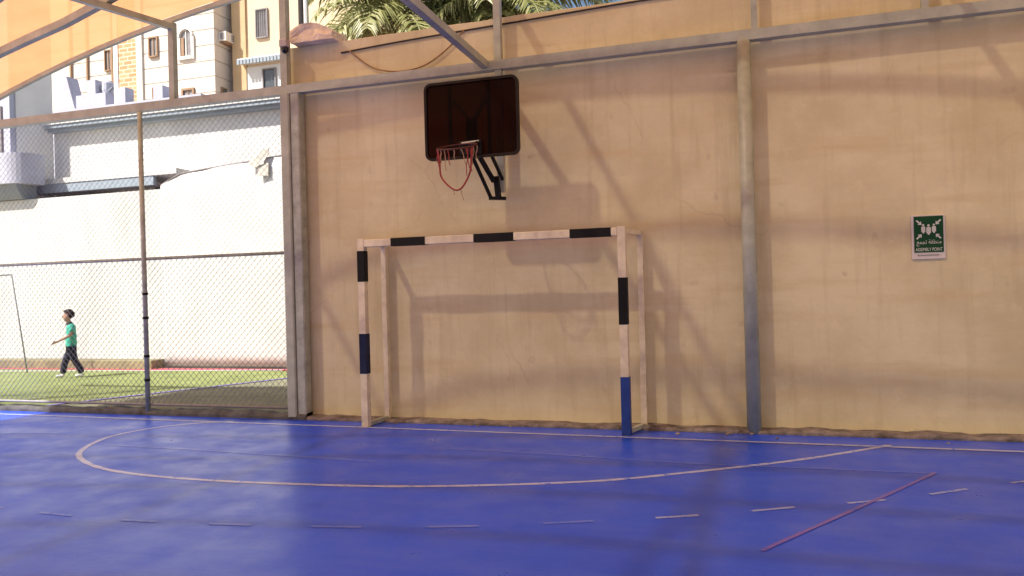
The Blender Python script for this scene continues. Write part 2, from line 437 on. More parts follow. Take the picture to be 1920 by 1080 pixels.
arc = spline([(1.05,7.50),(0.972,7.394),(0.286,6.752),(-0.522,6.159),(-1.269,5.699),(-2.408,5.316),(-3.417,5.168),(-4.43,5.128),
              (-5.257,5.23),(-5.85,5.48),(-6.25,5.80),(-6.52,6.25),(-6.62,6.65),(-6.5,7.1),(-6.2,7.42),(-5.859,7.57)], 8)
ribbon('goal_area_line', arc, 0.052, 0.0016, 'line')
ribbon('goal_line', [(-11.45,7.58),(-9,7.56),(-4.8,7.50),(-1,7.43),(2.05,7.39),(5.55,7.31)], 0.055, 0.0030, 'line')
ribbon('key_line', [(-2.9,6.62),(-1.94,6.577),(-0.54,6.44),(1.227,6.462)], 0.028, 0.0022, 'line_dim')
ribbon('key_side_line', spline([(1.227,6.48),(0.68,5.57),(0.13,4.67),(-0.02,4.42)],6), 0.030, 0.0036, 'line_red')
dash_path = spline([(3.1,7.1),(2.35,6.72),(1.60,6.22),(0.82,5.66),(0.236,5.35),(-0.40,5.01),(-1.02,4.745),(-1.75,4.47),(-2.53,4.28),(-3.3,4.16),(-3.95,4.09),(-4.66,4.09),(-5.4,4.16),(-6.2,4.4),(-7.0,4.8)], 12)
acc = 0; seg = []; on = True; di = 0
for i in range(len(dash_path)-1):
    seg.append(dash_path[i])
    acc += math.dist(dash_path[i], dash_path[i+1])
    if on and acc > 0.27:
        seg.append(dash_path[i+1]); ribbon('dashed_line', seg, 0.034, 0.0026, 'line_mid' if di < 7 else 'line_dim'); di += 1; seg = []; acc = 0; on = False
    elif not on and acc > 0.36: seg = []; acc = 0; on = True
ribbon('faint_line', [(-11.2,5.85),(-10.2,6.0),(-8.3,6.45),(-7.4,6.6)], 0.05, 0.0018, 'line_dim')
ribbon('faint_line', [(-6.3,6.15),(-5.2,6.12),(-3.2,6.0)], 0.035, 0.0019, 'line_dim')

# ------------------------------------------------------------------ kerbs
def rough_strip(name, x0, x1, y0, y1, zh, m, step=0.09, jit=0.02):
    mb = MB(); n = int((x1-x0)/step); rows = []
    for i in range(n+1):
        x = x0+(x1-x0)*i/n
        h = zh*(0.75+0.5*noise.noise(Vector((x*3.1, 2.2, 0)))+0.25*noise.noise(Vector((x*9, 5, 1))))
        d = jit*(noise.noise(Vector((x*4.3, 9.1, 3)))+0.6*noise.noise(Vector((x*13, 1.1, 7))))
        rows.append([(x,y0+d,-0.05),(x,y0+d+0.006,h*0.45),(x,y0+d*1.4+0.02,h*0.8),(x,y0+0.04+d,h),(x,(y0+y1)/2,h*1.05),(x,y1,h*1.1),(x,y1,-0.05)])
    k = 7
    vs = [p for r in rows for p in r]
    fs = [(i*k+j,(i+1)*k+j,(i+1)*k+j+1,i*k+j+1) for i in range(n) for j in range(k-1)]
    fs += [tuple(range(k)), tuple((n*k)+j for j in range(k-1,-1,-1))]
    return struct(mb.add(vs, fs).build(name, m))
rough_strip('wall_kerb', -5.04, 9.4, 7.81, 8.06, 0.045, 'mortar')
rough_strip('fence_kerb', -15, -5.05, 7.805, 7.97, 0.085, 'darkkerb', jit=0.012)
mb = MB()
for i in range(22):
    x = random.uniform(-5, 3.0); y = random.uniform(7.72, 7.84) if random.random() < 0.8 else random.uniform(7.6, 7.75)
    r = random.uniform(0.006, 0.022); o = len(mb.v)
    mb.ball((x, y, r*0.4), r*random.uniform(0.8,1.8), r*random.uniform(0.7,1.2), r*0.6, 5, 3)
    for j in range(o, len(mb.v)): mb.v[j] += Vector((random.uniform(-.2,.2)*r, random.uniform(-.2,.2)*r, 0))
rb = mb.build('rubble_crumbs', 'crumb'); rb['kind'] = 'stuff'; rb['label'] = 'small crumbs of broken mortar along the foot of the beige wall'; rb['category'] = 'rubble'

# ------------------------------------------------------------------ main wall
WALL_Y = 8.0
mb = MB(); n = 60; x0, x1 = -5.30, 9.4
rows = []
for i in range(n+1):
    x = x0+(x1-x0)*i/n
    zt = 4.40 + 0.012*noise.noise(Vector((x*2.3, 0, 4))) + 0.02*min(1, max(0, (x+5.3)/3))
    rows.append([(x,WALL_Y,-0.05),(x,WALL_Y,zt-0.012),(x,WALL_Y+0.02,zt),(x,WALL_Y+0.22,zt),(x,WALL_Y+0.22,-0.05)])
vs = [p for r in rows for p in r]; k = 5
fs = [(i*k+j,(i+1)*k+j,(i+1)*k+(j+1)%k,i*k+(j+1)%k) for i in range(n) for j in range(k)]
fs += [tuple(range(k)), tuple(n*k+j for j in range(k-1,-1,-1))]
wall = mb.add(vs, fs).build('boundary_wall', 'plaster')
tag(wall, 'tall beige plastered wall behind the goal, stained and crossed by frame shadows', 'wall')

rw = MB().box(9.401, 9.62, -14, 8.22, -0.05, 4.42).build('bounce_wall', 'plaster')  # unseen wall, added to bounce warm sunlight onto the main wall
tag(rw, 'unseen beige plastered wall added right of the court to bounce light', 'wall')
# broken block on the wall's end
mb = MB(); mb.box(-5.14, -4.60, 7.86, 8.2, 4.395, 4.60)
blk = mb.build('broken_block', 'rubble')
bm = bmesh.new(); bm.from_mesh(blk.data)
bmesh.ops.subdivide_edges(bm, edges=bm.edges, cuts=5, use_grid_fill=True)
for v in bm.verts:
    p = v.co
    tt = max(0, (p.x+4.80)/0.2)
    p.z -= 0.10*tt*max(0, (p.z-4.4)/0.2) + 0.05*max(0,(-5.02-p.x)/0.1)*max(0,(p.z-4.4)/0.2)
    d = noise.noise_vector(p*9)*0.03 + noise.noise_vector(p*24)*0.016
    if p.z < 4.41: d.z = 0
    v.co = p + d
bm.to_mesh(blk.data); bm.free()
tag(blk, 'broken plaster block resting on the left end of the beige wall', 'block')

# ------------------------------------------------------------------ shade canopy
PY = 7.88
def roof(x, y):
    d = x+3.5
    z = 5.19 - (0.0245 if d < 0 else 0.018)*d*d
    lf = min(1, max(0, (-6.0-x)/1.6)); lf = lf*lf*(3-2*lf); z -= 0.17*min(max(0, 7.9-y), 2.6)*lf
    return z
can = thing('shade_canopy', 'tan fabric shade canopy on a grey steel frame over the blue court', 'canopy', (-5.16, PY, 0))
XS = [-11.0+0.5*i for i in range(34)]
ribY = [7.90-1.0*i for i in range(15)]
for y in ribY:
    MB().bar([(x, y, roof(x,y)) for x in XS], 0.05 if y > 7.8 else 0.075, 0.055 if y > 7.8 else 0.085, side=(0,1,0)).build('rib', 'steel', can)
for i in range(len(ribY)-1):
    ya, yb = ribY[i]+(0.05 if i == 0 else 0), ribY[i+1]
    mb = MB(); rows = []
    for x in XS:
        for t in range(5):
            y = ya+(yb-ya)*t/4
            rows.append((x, y, roof(x,y)+0.075-0.035*math.sin(math.pi*t/4)))
    mb.add(rows, [(a*5+b, a*5+5+b, a*5+6+b, a*5+1+b) for a in range(len(XS)-1) for b in range(4)])
    mb.build('fabric_panel', 'fabric', can, smooth=True)
for x, sl_ in ((-6.85, 0.0), (-2.74, 0.13), (1.44, 0.13)):
    MB().bar([(x-sl_*(7.9-y), y, roof(x-sl_*(7.9-y),y)-0.10) for y in ribY], 0.07, 0.07).build('purlin', 'steel', can)
MB().bar([(-13.5,PY,3.86),(9.2,PY,3.86)], 0.10, 0.10).build('beam', 'steel', can)
MB().bar([(-2.74,PY-0.051,3.87),(-2.70,5.9,3.88),(-2.66,-6.05,3.88)], 0.075, 0.075).build('tie_beam', 'steel', can)
for x, w in ((-6.85,0.075),(-5.24,0.085),(-2.60,0.075),(0.02,0.06),(1.50,0.06)):
    MB().box(x-w/2, x+w/2, PY-w/2, PY+w/2, 3.911, roof(x,7.9)-0.05).build('upper_post', 'steel', can)
c1 = MB().cbox(-5.29, -5.17, PY-0.07, PY+0.07, 0.0, 3.809, 0.012).build('column', 'steel', can)
c2 = MB().cbox(-5.168, -5.05, PY-0.045, PY+0.085, 0.0, 3.809, 0.012).build('column', 'dark_steel', can)
MB().tube([(-0.075,PY-0.01,0.0),(-0.085,PY-0.01,3.809)], 0.068, 16).build('column', 'steel', can, smooth=True)
MB().tube([(4.3,PY,0.0),(4.3,PY,3.809)], 0.068, 16).build('column', 'steel', can, smooth=True)
MB().tube([(8.9,PY,0.0),(8.9,PY,3.809)], 0.068, 16).build('column', 'steel', can, smooth=True)
MB().tube([(-11.4,PY,-0.02),(-11.4,PY,3.809)], 0.068, 16).build('column', 'steel', can, smooth=True)
MB().bar([(-11.6,-6.1,3.6),(5.6,-6.1,3.6)], 0.10, 0.10).build('beam', 'steel', can)
for x in (-10.8,-2.66,5.2):
    MB().tube([(x,-6.1,0.0),(x,-6.1,3.549)], 0.068, 16).build('column', 'steel', can, smooth=True)
    MB().box(x-0.04,x+0.04,-6.14,-6.06,3.651,roof(x,-6.1)-0.0).build('upper_post','steel',can)

# ------------------------------------------------------------------ chain link fence
fx = thing('chain_link_fence', 'grey chain link fence with pipe rails left of the beige wall', 'fence', (-7.3, PY, 0))
def wires(mb, xa, xb, za, zb, p=0.062, r=0.0021):
    W = xb-xa; Hh = zb-za; n = int((W+Hh)/p)
    for s in (1, -1):
        for i in range(n+1):
            c = i*p
            # line x = xa + c - t (or mirrored), z = za + t ; clip to the box
            t0 = max(0, c-W); t1 = min(Hh, c)
            if t1-t0 < 0.02: continue
            q = []
            for t in (t0, t1):
                x = xa+c-t if s > 0 else xb-(c-t)
                q.append((x, PY+0.0022*s, za+t))
            mb.tube(q, r, 3)
mb = MB(); wires(mb, -13.4, -5.30, 0.13, 1.95, 0.084, 0.0034); w1 = mb.build('lower_mesh', 'wire', fx); w1['kind'] = 'stuff'
mb = MB(); wires(mb, -13.4, -5.30, 1.96, 3.80, 0.084, 0.0021); w2 = mb.build('upper_mesh', 'wire', fx); w2['kind'] = 'stuff'
MB().tube([(-13.4,PY,1.955),(-5.292,PY,1.955)], 0.019, 8).build('top_rail', 'dark_steel', fx, smooth=True)
MB().tube([(-13.4,PY,0.125),(-5.292,PY,0.125)], 0.017, 8).build('bottom_rail', 'wire', fx, smooth=True)
for x in (-7.34, -9.95, -12.5):
    po = MB().tube([(x+0.005,PY-0.035,0.03),(x-0.01,PY-0.035,3.80)], 0.03, 10).build('post', 'dark_steel', fx, smooth=True)
    for z in (0.42, 0.72, 1.2, 1.5):
        MB().tube([(x+0.003,PY-0.035,z),(x+0.003,PY-0.035,z+0.03)], 0.036, 10).build('clamp', 'black_metal', po)

# ------------------------------------------------------------------ futsal goal
g = thing('football_goal', 'white goal frame with black and blue bands against the beige wall', 'goal', (-2.69, 7.54, 0))
GY, GB = 7.54, 7.93
w = 0.04
lp = soft(MB().box(-4.15,-4.07,GY-w,GY+w,0.0,2.045).build('post', 'white_metal', g))
rp = soft(MB().box(-1.305,-1.225,GY-w,GY+w,0.0,2.045).build('post', 'white_metal', g))
cb = soft(MB().box(-4.069,-1.306,GY-w,GY+w,1.955,2.035).build('crossbar', 'white_metal', g))
def band_v(par, x, z0, z1, m): soft(MB().box(x-w-.004,x+w+.004,GY-w-.004,GY+w+.004,z0,z1).build('band', m, par), 0.004)
band_v(lp, -4.11, 1.58, 1.915, 'black'); band_v(lp, -4.11, 0.58, 1.015, 'navy')
band_v(rp, -1.265, 1.085, 1.545, 'black'); band_v(rp, -1.265, 0.004, 0.575, 'blue')
for x0_, x1_ in ((-3.747,-3.345),(-2.80,-2.365),(-1.78,-1.365)):
    soft(MB().box(x0_,x1_,GY-w-.004,GY+w+.004,1.951,2.039).build('band', 'black', cb), 0.004)
for x in (-4.045, -1.145):
    soft(MB().box(x-0.03,x+0.03,GB-0.03,GB+0.03,0.03,2.03).build('rear_post', 'white_metal', g))
for xa, xb in ((-4.10,-4.05),(-1.262,-1.15)):
    MB().bar([(xa,GY+w+.001,2.0),(xb,GB-0.031,2.0)], 0.05, 0.05).build('top_stay', 'white_metal', g)
    MB().bar([(xa,GY+w+.001,0.025),(xb,GB-0.031,0.04)], 0.04, 0.04).build('ground_stay', 'dark_steel', g)

# ------------------------------------------------------------------ basketball hoop
hp = thing('basketball_hoop', 'dark smoked basketball backboard with torn red net hung below the beam', 'basketball hoop', (-2.62, PY, 2.40))
BX0, BX1, BZ0, BZ1, BY = -3.205, -2.222, 2.80, 3.565, 7.30
def rrect(x0, x1, z0, z1, r, n=6):
    out = []
    for cx, cz, a0 in ((x1-r,z1-r,0),(x0+r,z1-r,90),(x0+r,z0+r,180),(x1-r,z0+r,270)):
        for i in range(n+1):
            a = math.radians(a0+90*i/n); out.append((cx+r*math.cos(a), cz+r*math.sin(a)))
    return out
sk = 0.012
pts = rrect(BX0+.012,BX1-.012,BZ0+.012,BZ1-.012,0.05)
mb = MB(); k = len(pts)
mb.add([(x,BY-0.006,z) for x,z in pts]+[(x,BY+0.006,z) for x,z in pts], [tuple(range(k-1,-1,-1)), tuple(range(k,2*k))]+[(i,(i+1)%k,(i+1)%k+k,i+k) for i in range(k)])
bd = mb.build('backboard', 'smoke', hp)
pts = rrect(BX0,BX1,BZ0,BZ1,0.06)
mb = MB(); mb.sweep([(x,BY,z) for x,z in pts], [(-0.02,-0.013),(0.02,-0.013),(0.02,0.013),(-0.02,0.013)], True, side=(0,1,0))
mb.build('rim_frame', 'board_frame', bd)
for x in (-2.955, -2.535):
    B('rear_bar', 'black_metal', bd, x-0.016, x+0.016, BY+0.024, BY+0.05, BZ0+0.02, BZ1-0.02)
for xa in (-2.93, -2.56):
    MB().bar([(xa,BY+0.065,3.40),(-2.735,BY+0.085,3.16)], 0.03, 0.025).build('rear_strut', 'black_metal', bd)
MB().box(-2.785,-2.685,BY+0.03,BY+0.09,2.80,3.19).build('rear_plate', 'black_metal', bd)
MB().box(-2.84,-2.60,BY-0.035,BY-0.008,2.82,2.96).build('rim_plate', 'black_metal', hp)
# rim, sagging to the front
RC = Vector((-2.775, 7.05, 2.865)); RR = 0.195; tl = math.radians(17)
ringp = [RC + Vector((RR*math.cos(a), RR*math.sin(a)*math.cos(tl), RR*math.sin(a)*math.sin(tl))) for a in [2*math.pi*i/36 for i in range(36)]]
rim = MB().tube(ringp, 0.009, 8, True).build('rim', 'rim', hp, smooth=True)
MB().bar([(-2.80,7.255,2.935),(-2.62,7.262,2.945)], 0.05, 0.012).build('rim_bracket', 'zinc', hp)
MB().bar([(-2.66,BY-0.04,2.93),(-2.69,7.22,2.90)], 0.10, 0.03).build('rim_arm', 'black_metal', hp)
def ring_at(deg):
    a = math.radians(deg); return RC+Vector((RR*math.cos(a), RR*math.sin(a)*math.cos(tl), RR*math.sin(a)*math.sin(tl)))
A, Bq = ring_at(200), ring_at(-20)
lo = (A+Bq)/2 + Vector((0.01,0,-0.40))
loop = spline([A, A+Vector((0.02,0,-0.13)), A.lerp(lo,.45)+Vector((-0.05,0,-.10)), lo+Vector((-0.04,0,0)), lo+Vector((0.05,0,0.005)), Bq.lerp(lo,.5)+Vector((0.05,0,-.06)), Bq+Vector((-0.015,0,-0.12)), Bq], 6)
MB().tube(loop, 0.009, 6).build('net_cord', 'net', hp, smooth=True)
for dg, ln, dx, mm in ((215,.19,.01,'net'),(235,.11,.0,'net_pale'),(250,.20,.015,'net_pale'),(300,.16,.05,'net_pale'),(315,.20,.035,'net'),(330,.24,.01,'net'),(170,.15,.0,'net'),(20,.14,-.01,'net_pale'),(190,.22,.02,'net'),(208,.13,-.004,'net'),(262,.15,.02,'net'),(322,.27,-.02,'net'),(345,.18,-.015,'net_pale'),(280,.10,.01,'net_pale')):
    p = ring_at(dg)
    MB().tube(spline([p, p+Vector((dx*.4+.006,0,-ln*.35)), p+Vector((dx*.8-.004,0,-ln*.7)), p+Vector((dx,0.01,-ln))],4), 0.0045, 5).build('net_cord', mm, hp, smooth=True)
for q, d in ((lo+Vector((-.035,0,0)), (.01,-.06)), (lo+Vector((.04,0,0)), (.03,-.115))):
    MB().tube([q, q+Vector((d[0]*.4,0,d[1]*.5)), q+Vector((d[0],0,d[1]))], 0.0045, 5).build('net_cord', 'net_pale', hp)
# arms back to the hanging pole
for (a, b, ww) in (((-2.745,BY+.06,2.84),(-2.70,7.80,2.44),.028), ((-2.675,BY+.06,2.84),(-2.64,7.74,2.60),.045), ((-2.545,BY+.06,2.85),(-2.57,7.82,2.63),.028)):
    MB().bar([a, b], ww, 0.03).build('arm', 'black_metal', hp)
MB().bar([(-2.632,7.79,2.66),(-2.612,7.80,2.42)], 0.06, 0.05).build('pole_bracket', 'black_metal', hp)
MB().bar([(-2.72,7.80,2.435),(-2.54,7.83,2.425)], 0.045, 0.035).build('foot_bracket', 'black_metal', hp)
MB().box(-2.635,-2.565,PY-0.035,PY+0.035,2.50,3.808).build('hanging_pole', 'steel', hp)

# ------------------------------------------------------------------ assembly point sign
sx0, sx1, sz0, sz1 = 1.364, 1.644, 1.638, 2.047
sg = thing('assembly_point_sign', 'green assembly point sign with white figures fixed to the beige wall', 'sign', (1.504, 7.99, 1.638))
soft(MB().box(sx0,sx1,7.984,7.999,sz0,sz1).build('plate', 'sign_back', sg), 0.003)
gp = MB().box(sx0+.020,sx1-.016,7.9795,7.983,sz0+.062,sz1-.012).build('green_panel', 'sign_green', sg)
FY = 7.978
def flat(name, polys, m, par):
    mb = MB()
    for poly in polys:
        k = len(poly)
        mb.add([(x,FY,z) for x,z in poly]+[(x,FY+0.001,z) for x,z in poly], [tuple(range(k)), tuple(range(2*k-1,k-1,-1))]+[(i,(i+1)%k,(i+1)%k+k,i+k) for i in range(k)])
    return mb.build(name, m, par)
def circ(cx, cz, r, n=12): return [(cx+r*math.cos(2*math.pi*i/n), cz+r*math.sin(2*math.pi*i/n)) for i in range(n)]
cx = (sx0+sx1)/2+0.002
for (px, s, pz) in ((cx-.044,.85,1.915),(cx+.044,.85,1.915),(cx,.95,1.905)):
    body = [(px-.020*s,pz-.03*s),(px-.020*s,pz+.022*s),(px-.012*s,pz+.03*s),(px+.012*s,pz+.03*s),(px+.020*s,pz+.022*s),(px+.020*s,pz-.03*s),(px+.011*s,pz-.03*s),(px+.008*s,pz-.045*s),(px-.008*s,pz-.045*s),(px-.011*s,pz-.03*s)]
    flat('figure', [body, circ(px, pz+.045*s, .0115*s)], 'sign_white', gp)
def arrow(tx, tz, dx, dz):
    d = Vector((dx,dz)).normalized(); nrm = Vector((-d.y,d.x)); t = Vector((tx,tz)); P2 = lambda a,b: tuple(t-d*a+nrm*b)
    flat('arrow', [[P2(0,0),P2(.026,.022),P2(.026,-.022)], [P2(.024,.007),P2(.060,.007),P2(.060,-.007),P2(.024,-.007)]], 'sign_white', gp)
arrow(cx-.058,1.955,1,-1); arrow(cx+.058,1.955,-1,-1); arrow(cx-.058,1.868,1,1); arrow(cx+.058,1.868,-1,1)
def text(body, x, z, width, height, m, par, name='lettering', y=FY):
    cu = bpy.data.curves.new('t', 'FONT'); cu.body = body; cu.extrude = 0.0
    ob = bpy.data.objects.new('t', cu); COL.objects.link(ob)
    bpy.context.view_layer.update()
    dg = bpy.context.evaluated_depsgraph_get()
    me = bpy.data.meshes.new_from_object(ob.evaluated_get(dg))
    bpy.data.objects.remove(ob); bpy.data.curves.remove(cu)
    xs = [v.co.x for v in me.vertices]; ys = [v.co.y for v in me.vertices]
    if not xs: return
    sx = width/(max(xs)-min(xs)); sy = height/(max(ys)-min(ys)); off = ORIGIN[par.name]
    for v in me.vertices:
        v.co = Vector((x+(v.co.x-(max(xs)+min(xs))/2)*sx, y, z+(v.co.y-min(ys))*sy)) - off
    me.materials.clear(); me.materials.append(MT[m])
    o = bpy.data.objects.new(name, me); COL.objects.link(o); o.parent = par; ORIGIN[o.name] = off
    return o
text('\uFECA\uFEE4\uFEA0\uFE97 \uFE94\uFED8\uFEC4\uFEE8\uFEE3', cx, 1.758, 0.205, 0.060, 'sign_white', gp)
text('ASSEMBLY POINT', cx, 1.712, 0.222, 0.030, 'sign_white', gp)
flat('small_print', [[(1.412,1.668),(1.424,1.668),(1.424,1.682),(1.412,1.682)], [(1.432,1.672),(1.590,1.672),(1.590,1.678),(1.432,1.678)]], 'sign_grey', sg)

# ------------------------------------------------------------------ cable and ropes on the wall, dome camera
c = MB().tube(spline([(-4.56,7.985,4.255),(-3.9,7.985,4.29),(-3.2,7.985,4.315),(-2.4,7.985,4.34),(-1.7,7.985,4.365),(-0.9,7.985,4.385),(1.0,7.985,4.39)],6), 0.010, 6).build('cable', 'cable', smooth=True)
tag(c, 'thin black cable running along the top of the beige wall', 'cable')
r_ = MB().tube(spline([(-4.444,7.978,4.262),(-4.208,7.975,4.07),(-4.007,7.975,3.985),(-3.741,7.975,3.955),(-3.477,7.975,4.00),(-3.215,7.975,4.15),(-3.02,7.978,4.325)],6), 0.008, 6).build('rope', 'rope', smooth=True)
tag(r_, 'brown rope sagging from the black cable on the upper wall', 'rope')
dc = thing('dome_camera', 'small black dome camera on the grey post at the wall end', 'camera', (-5.2, 7.80, 4.33))
soft(MB().box(-5.235,-5.135,7.745,7.836,4.335,4.425).build('housing', 'camera_white', dc), 0.01)
MB().ball((-5.185,7.79,4.315), 0.046, 0.046, 0.05).build('dome', 'dome', dc, smooth=True)

# ------------------------------------------------------------------ yard wall, tarpaulin, rope beyond the fence
yw = MB().box(-30, -3.0, 13.6, 13.78, -0.06, 3.80).build('yard_wall', 'white')
tag(yw, 'long white rendered yard wall behind the turf field', 'wall')
mb = MB(); nx, nz = 60, 16; rows = []
def rope_z(x): 
    t = (x+12.2)/3.4; return 3.86+0.19*min(1,max(0,(x+12.15)/0.5)) + 0.085*(x+11.7 if x > -11.7 else 0)
for i in range(nx+1):
    x = -12.15 + 4.15*i/nx; zt = rope_z(x)
    for j in range(nz+1):
        z = 0.0+(zt-0.0)*j/nz
        y = 13.50 + 0.03*math.sin(x*2.1+z*0.7) + 0.02*noise.noise(Vector((x*1.7, z*1.1, 2)))
        rows.append((x,y,z))
mb.add(rows, [(i*(nz+1)+j,(i+1)*(nz+1)+j,(i+1)*(nz+1)+j+1,i*(nz+1)+j+1) for i in range(nx) for j in range(nz)])
tp = mb.build('tarpaulin', 'cloth', smooth=True)
tp.modifiers.new('t','SOLIDIFY').thickness = 0.006
tag(tp, 'white tarpaulin sheet hung from a rope in front of the yard wall', 'tarpaulin')
rp_ = MB().tube([(x, 13.50+0.03*math.sin(x*2.1+rope_z(x)*0.7), rope_z(x)+0.012) for x in [-12.15+4.15*i/30 for i in range(31)]], 0.016, 6).build('rope', 'greyframe', smooth=True)
tag(rp_, 'grey rope along the top of the white tarpaulin', 'rope')
mb = MB()
for (pts, yy) in (([(-9.86,4.10),(-9.70,4.05),(-9.50,4.16),(-9.38,4.34),(-9.40,4.43),(-9.55,4.40),(-9.66,4.27),(-9.85,4.22)],13.43),([(-9.66,3.88),(-9.42,3.88),(-9.41,4.14),(-9.65,4.10)],13.45)):
    k = len(pts)
    mb.add([(x,yy+0.015*math.sin(x*30),z) for x,z in pts]+[(x,yy+0.02+0.015*math.sin(x*30),z) for x,z in pts],[tuple(range(k)),tuple(range(2*k-1,k-1,-1))]+[(i,(i+1)%k,(i+1)%k+k,i+k) for i in range(k)])
tag(mb.build('cloth_scrap', 'paper'), 'crumpled off white scrap caught on the grey rope', 'cloth')
lb = soft(MB().box(-20, -12.15, 13.12, 13.5, -0.05, 0.15).build('low_block', 'olive'), 0.015)
tag(lb, 'low olive tan ledge at the foot of the white yard wall', 'ledge')
# small far goal
fg = thing('training_goal', 'thin grey training goal at the left edge of the turf', 'goal', (-14.7, 12.1, 0))
MB().tube([(-17.7,12.1,2.01),(-14.72,12.1,2.01)], 0.016, 8).build('crossbar', 'wire', fg, smooth=True)
for x, dx in ((-14.72,0.36),(-17.7,-0.36)):
    MB().tube([(x,12.1,2.01),(x+dx,12.1,-0.01)], 0.015, 8).build('stay', 'wire', fg, smooth=True)

# ------------------------------------------------------------------ white building behind the yard wall
def window_y(par, x0, x1, z0, z1, y, fm, gm, fr=0.08, mull=True, arch=False):
    """window on a wall facing -Y whose face is at y"""
    zt = z1-(x1-x0)/2 if arch else z1
    mb = MB()
    mb.box(x0-fr,x0,y-0.09,y-0.001,z0-fr,zt).box(x1,x1+fr,y-0.09,y-0.001,z0-fr,zt).box(x0,x1,y-0.12,y-0.001,z0-fr,z0)
    if arch:
        c0 = (x0+x1)/2; r = (x1-x0)/2
        mb.sweep([(c0+(r+fr/2)*math.cos(a), y-0.045, zt+(r+fr/2)*math.sin(a)) for a in [math.pi*i/10 for i in range(11)]], [(-fr/2,-0.044),(fr/2,-0.044),(fr/2,0.044),(-fr/2,0.044)])
    else: mb.box(x0-fr,x1+fr,y-0.09,y-0.001,z1,z1+fr)
    if mull: mb.box((x0+x1)/2-0.025,(x0+x1)/2+0.025,y-0.05,y-0.012,z0,z1)
    wnd = mb.build('window', fm, par)
    mb = MB()
    if arch:
        c0 = (x0+x1)/2; r = (x1-x0)/2
        poly = [(x0,z0),(x1,z0)]+[(c0+r*math.cos(a), zt+r*math.sin(a)) for a in [math.pi*i/10 for i in range(11)]]
    else: poly = [(x0,z0),(x1,z0),(x1,z1),(x0,z1)]
    k = len(poly)
    mb.add([(x,y-0.010,z) for x,z in poly]+[(x,y-0.002,z) for x,z in poly],[tuple(range(k)),tuple(range(2*k-1,k-1,-1))]+[(i,(i+1)%k,(i+1)%k+k,i+k) for i in range(k)])
    mb.build('pane', gm, wnd)
    return wnd

wb = thing('white_building', 'white rendered building with grey blue cornice rising behind the yard wall', 'building', (-11, 14.8, 0))
B('wall', 'white', wb, -16.275, -5.0, 14.6, 20, -0.06, 5.58)
co = B('cornice', 'greyblue', wb, -16.27, -4.9, 14.32, 20.1, 5.581, 5.66)
B('cornice_step', 'greyblue', co, -16.27, -4.95, 14.42, 14.599, 5.51, 5.580)
B('coping', 'white', wb, -16.27, -4.88, 14.29, 20.15, 5.661, 5.73)
lg = B('ledge', 'white', wb, -16.27, -12.2, 14.05, 14.599, 4.20, 4.32)
B('fascia', 'greyblue', lg, -16.27, -12.85, 14.07, 14.16, 3.99, 4.199)
B('soffit_panel', 'greyframe', lg, -16.27, -12.85, 14.161, 14.40, 3.98, 4.06)
B('opening', 'opening', wb, -16.40, -14.5, 14.50, 14.599, 3.70, 3.98)
B('opening', 'opening', wb, -13.2, -12.9, 14.50, 14.599, 3.70, 4.0)

gb = thing('grey_building', 'pale grey building with rounded lavender balcony at the left edge', 'building', (-18, 13.9, 0))
pts = [(-24,13.86),(-16.59,13.86),(-16.28,14.58),(-17.6,15.5),(-24,15.5)]
MB().add([(x,y,-0.06) for x,y in pts]+[(x,y,10.0) for x,y in pts], [(4,3,2,1,0),(5,6,7,8,9)]+[(i,(i+1)%5,(i+1)%5+5,i+5) for i in range(5)]).build('wall', 'greyface', gb)
B('front_panel', 'lavender', gb, -24, -16.62, 13.80, 13.859, 3.81, 9.9)
B('pilaster', 'lavender', gb, -16.80, -16.60, 13.70, 13.799, 4.85, 9.8)
def round_slab(x0, x1, y0, y1, z0, z1, r, n=8):
    pts = [(x0,y1),(x0,y0)]+[(x1-r+r*math.sin(a), y0+r-r*math.cos(a)) for a in [math.pi/2*i/n for i in range(n+1)]]+[(x1,y1)]
    k = len(pts); return MB().add([(x,y,z0) for x,y in pts]+[(x,y,z1) for x,y in pts],[tuple(range(k-1,-1,-1)),tuple(range(k,2*k))]+[(i,(i+1)%k,(i+1)%k+k,i+k) for i in range(k)])
bl = round_slab(-20, -15.75, 13.22, 13.858, 4.14, 4.84, 0.5).build('balcony', 'lavender', gb)
MB().add(*[[(x,y,z) for x in (-20,-16.02) for y,z in ((13.859,3.81),(13.5,3.81),(13.40,3.95),(13.32,4.139),(13.859,4.139))], [(0,1,2,3,4),(9,8,7,6,5),(0,5,6,1),(1,6,7,2),(2,7,8,3),(3,8,9,4),(4,9,5,0)]]).build('bracket', 'lav_dark', gb)
window_y(gb, -17.6, -16.95, 4.9, 6.0, 13.80, 'greyframe', 'glass', 0.06)

# ------------------------------------------------------------------ lavender parapet house
ph = thing('parapet_house', 'lavender grey house top with stepped parapet behind the white cornice', 'building', (-22, 22, 0))
B('wall', 'lavender', ph, -26.5, -18.0, 22, 28, -0.06, 8.40)
for (xa, xb, za, zb) in ((-23.45,-22.1,8.401,8.85),(-22.95,-22.55,8.851,9.36),(-21.62,-21.22,8.401,8.95),(-20.0,-19.6,8.401,8.85)):
    B('merlon', 'lavender', ph, xa, xb, 22.0, 22.4, za, zb)
mb = MB().add([(-24.35,22,8.401),(-23.52,22,8.401),(-23.70,22,9.0),(-23.88,22,9.62),(-24.0,22,9.62),(-24.15,22,8.9),(-24.35,22.5,8.401),(-23.52,22.5,8.401),(-23.70,22.5,9.0),(-23.88,22.5,9.62),(-24.0,22.5,9.62),(-24.15,22.5,8.9)],
     [(0,1,2,3,4,5),(11,10,9,8,7,6)]+[(i,(i+1)%6,(i+1)%6+6,i+6) for i in range(6)])
mb.build('gable_peak', 'lavender', ph)
